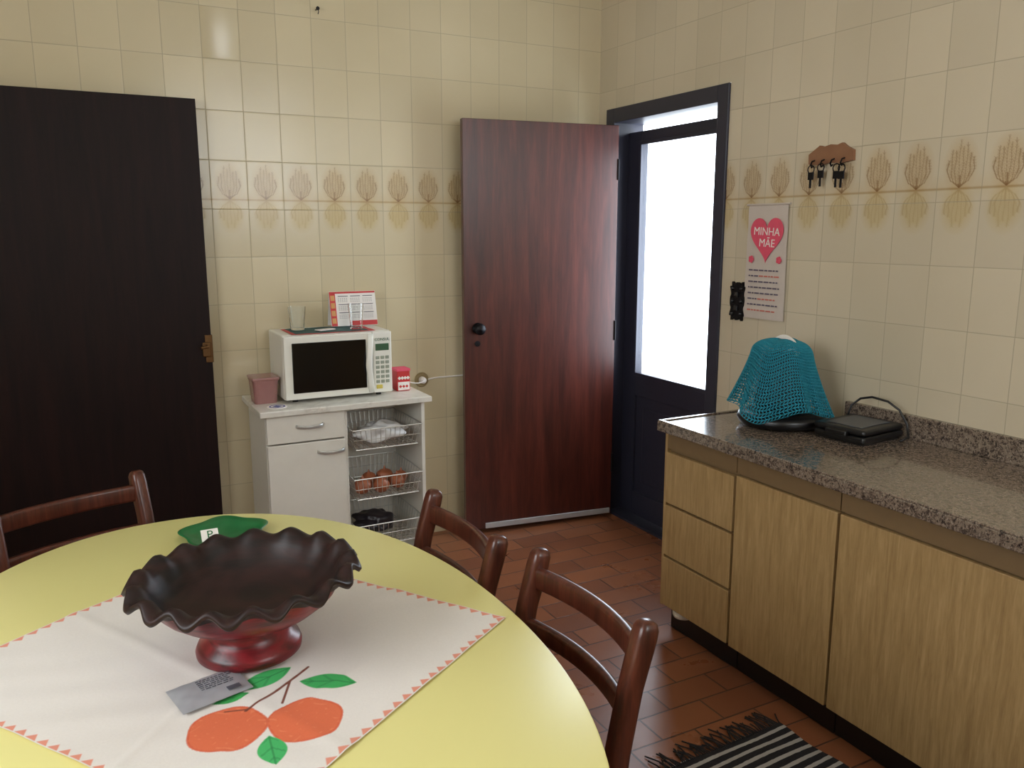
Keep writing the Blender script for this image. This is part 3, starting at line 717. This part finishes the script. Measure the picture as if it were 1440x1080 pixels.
obj('pedestal_foot',lathe([(0,0),(.086,0),(.091,.004),(.092,.012),(.088,.022),(.076,.030),(.071,.040),(.066,.050),(.070,.060),(0,.062)],64,(BX,BY,BZ)),M_bowl_out,bw,smooth=True)
# sachet
sc_=empty('foil_sachet',(.138,1.328,.757),"torn silver foil sachet lying on the cloth","sachet",rotz=.22)
V=[];F=[];n=24;m=16
def sz(u,v): return .006*max(0,(1-(2*u-1)**4))*max(0,(1-(2*v-1)**4))+.0008*math.sin(u*21)*math.sin(v*17)
for s in(1,-1):
    for j in range(m+1):
        for i in range(n+1):
            u=i/n;v=j/m; V.append((-.058+.116*u,-.042+.084*v+.006*u,.0015+max(0,sz(u,v))*(1 if s>0 else .05)+(.0006 if s>0 else 0)))
for s in range(2):
    o_=s*(n+1)*(m+1)
    for j in range(m):
        for i in range(n):
            a=o_+j*(n+1)+i;F.append((a,a+1,a+n+2,a+n+1))
obj('pouch',(V,F),M_sachet,sc_,world=False,smooth=True)
g=[];rg=random.Random(4)
for r in range(6):
    x=-.015
    while x<.035: 
        w_=rg.uniform(.003,.009); g.append(box(x,x+w_,.026-r*.006,.0272-r*.006,.0083,.0093)); x+=w_+.002
for i in range(12): g.append(box(.020+i*.0018,.0208+i*.0018,-.030,-.018,.0078,.0092))
obj('printed_text',join(*g),plain('grey_ink',(84,84,94),.6),sc_,world=False)
# green dish
gd=empty('green_dish',(.272,2.055,.750),"green scalloped plastic dish with white square label","dish",rotz=.2)
def grf(th,i,r,z): return r*(1+.09*math.cos(5*th)*(1 if i>1 else .6)),z
obj('dish',lathe([(0,.002),(.055,.002),(.080,.008),(.098,.018),(.102,.021),(.098,.023),(.080,.012),(.055,.006),(0,.006)],80,(0,0,0),grf),M_grn,gd,world=False,smooth=True)
LM=Matrix.Translation((-.040,-.015,.022))@Matrix.Rotation(-.2,4,'Z')@Matrix.Rotation(math.radians(42),4,'X')
obj('white_label',xform(box(-.020,.020,-.016,.016,-.001,.001,.0005),LM),M_offw,gd,world=False)
lt=text('letter','P',.03,M_grn,LM@Matrix.Translation((0,0,.0014)),gd); lt.matrix_parent_inverse=Matrix.Identity(4)
# ------------------------------------------------------------------ chairs
def chair(loc,rot,label):
    e=empty('dining_chair',loc,label,"chair",rotz=rot,group="wooden dining chairs around the table")
    sp_=prism([(x,y) for x,y in rr(.38,.39,.05,5)],.435,.455)
    obj('seat',sp_,M_chair,e,world=False)
    for s in(-1,1):
        y=.190*s
        pts=[(.205,y,.0),(.185,y,.2),(.175,y,.44),(.192,y,.58),(.216,y,.70),(.242,y,.79),(.247,y,.808),(.249,y,.818),(.250,y,.822)]
        obj('back_post',sweep(pts,rr(.042,.038,.012,4),up=(0,1,0),scales=[.75,.9,1.0,1,1.0,1.05,1.0,.8,.5]),M_chair,e,world=False,auto=50)
        obj('leg',sweep([(-.165,.165*s,0),(-.16,.165*s,.435)],rr(.036,.036,.008,3),up=(0,1,0),scales=[.75,1.05]),M_chair,e,world=False,auto=50)
    def rail(z,x,h):
        pts=[(x+.034*(1-(q*q)),.184*q,z-.004*(1-q*q)) for q in [k/8-1 for k in range(17)]]
        return sweep(pts,rr(.022,h,.008,3),up=(0,0,1))
    obj('backrest_rail',rail(.762,.232,.048),M_chair,e,world=False,auto=50)
    obj('backrest_rail',rail(.655,.208,.042),M_chair,e,world=False,auto=50)
    for y_ in(-1,1): obj('stretcher',sweep([(-.16,.165*y_,.26),(.18,.188*y_,.26)],rr(.016,.03,.005)),M_chair,e,world=False)
    obj('stretcher',sweep([(-.16,-.16,.2),(-.16,.16,.2)],rr(.016,.03,.005)),M_chair,e,world=False)
    obj('seat_frame',box(-.15,.16,-.17,.17,.40,.436),M_chair,e,world=False)
    return e
c1=chair((.596,1.284,0),0,"reddish-brown wooden ladder-back chair tucked under table by the rug side")
copy_thing(c1,(.55,1.775,0),0,"reddish-brown wooden ladder-back chair tucked under table facing oval end")
copy_thing(c1,(.021,2.23,0),math.radians(111.7),"reddish-brown wooden ladder-back chair angled at oval table end near dark door")
# ------------------------------------------------------------------ rug
def rugmat():
    m=N('striped_rug'); sx=m.node('ShaderNodeSeparateXYZ'); m.l.new(m.pos(obj=True),sx.inputs[0])
    f=m.math('FRACT',m.math('ADD',m.math('DIVIDE',sx.outputs[1],.034),m.math('MULTIPLY',m.noise(60,m.pos(obj=True)),.12)))
    st=m.math('GREATER_THAN',f,.62); n_=m.noise(300,m.pos(obj=True))
    m.set(color=m.mix(st,s2l((26,24,28)),s2l((166,162,158))),rough=.95,normal=m.bump(n_,.6,.003)); return m.m
rg_=empty('rag_rug',(1.6,1.2,0),"black and white striped woven rug with dark fringe","rug",rotz=.05)
V=[];F=[];n=30;m=60
for j in range(m+1):
    for i in range(n+1):
        u=i/n;v=j/m; V.append((-.23+.46*u+.004*math.sin(v*20),-.47+.93*v+.004*math.sin(u*12),.006+.003*math.sin(v*31+u*3)*math.sin(u*7)))
for j in range(m):
    for i in range(n):
        a=j*(n+1)+i;F.append((a,a+1,a+n+2,a+n+1))
obj('woven_body',(V,F),rugmat(),rg_,world=False,smooth=True)
g=[];q=random.Random(9)
for i in range(60):
    x=-.23+.46*i/59; l=q.uniform(.04,.09); dx=q.uniform(-.03,.03)
    g.append(sweep([(x,.455,.007),(x+dx*.4,.455+l*.5,.008),(x+dx,.455+l,.004)],circ(.0022,5)))
for i in range(70):
    y=-.46+.92*i/69; l=q.uniform(.02,.06); dy=q.uniform(-.02,.02)
    g.append(sweep([(-.225,y,.007),(-.225-l*.5,y+dy*.4,.008),(-.225-l,y+dy,.004)],circ(.0018,5)))
obj('fringe',join(*g),plain('fringe_dark',(36,32,34),.95),rg_,world=False)
# ------------------------------------------------------------------ lights, world, camera
w=bpy.data.worlds.new('World'); scene.world=w; w.use_nodes=True
bg=w.node_tree.nodes['Background']; bg.inputs[0].default_value=(.84,.92,1.0,1); bg.inputs[1].default_value=6.5
def area(name,loc,rot,sx,sy,e,col):
    l=bpy.data.lights.new(name,'AREA'); l.shape='RECTANGLE'; l.size=sx; l.size_y=sy; l.energy=e; l.color=col
    o=bpy.data.objects.new(name,l); o.location=loc; o.rotation_euler=rot; COL.objects.link(o); return o
area('window_daylight',(1.6,YF-.1,2.18),(math.radians(90),0,0),1.38,1.13,19,(1,.98,.94))
area('side_daylight',(XL-.1,.85,1.9),(0,math.radians(-90),0),1.18,1.68,25,(1,.97,.91))
area('door_daylight',(2.75,3.16,1.35),(0,math.radians(90),0),1.1,.6,20,(.72,.86,1))
cam=bpy.data.cameras.new('Camera'); co=bpy.data.objects.new('Camera',cam); COL.objects.link(co); scene.camera=co
cam.sensor_width=36; cam.lens=36*1160/1440; cam.clip_start=.02
co.location=(0,0,1.5); co.rotation_euler=(math.radians(79.5),0,math.radians(-27.7))
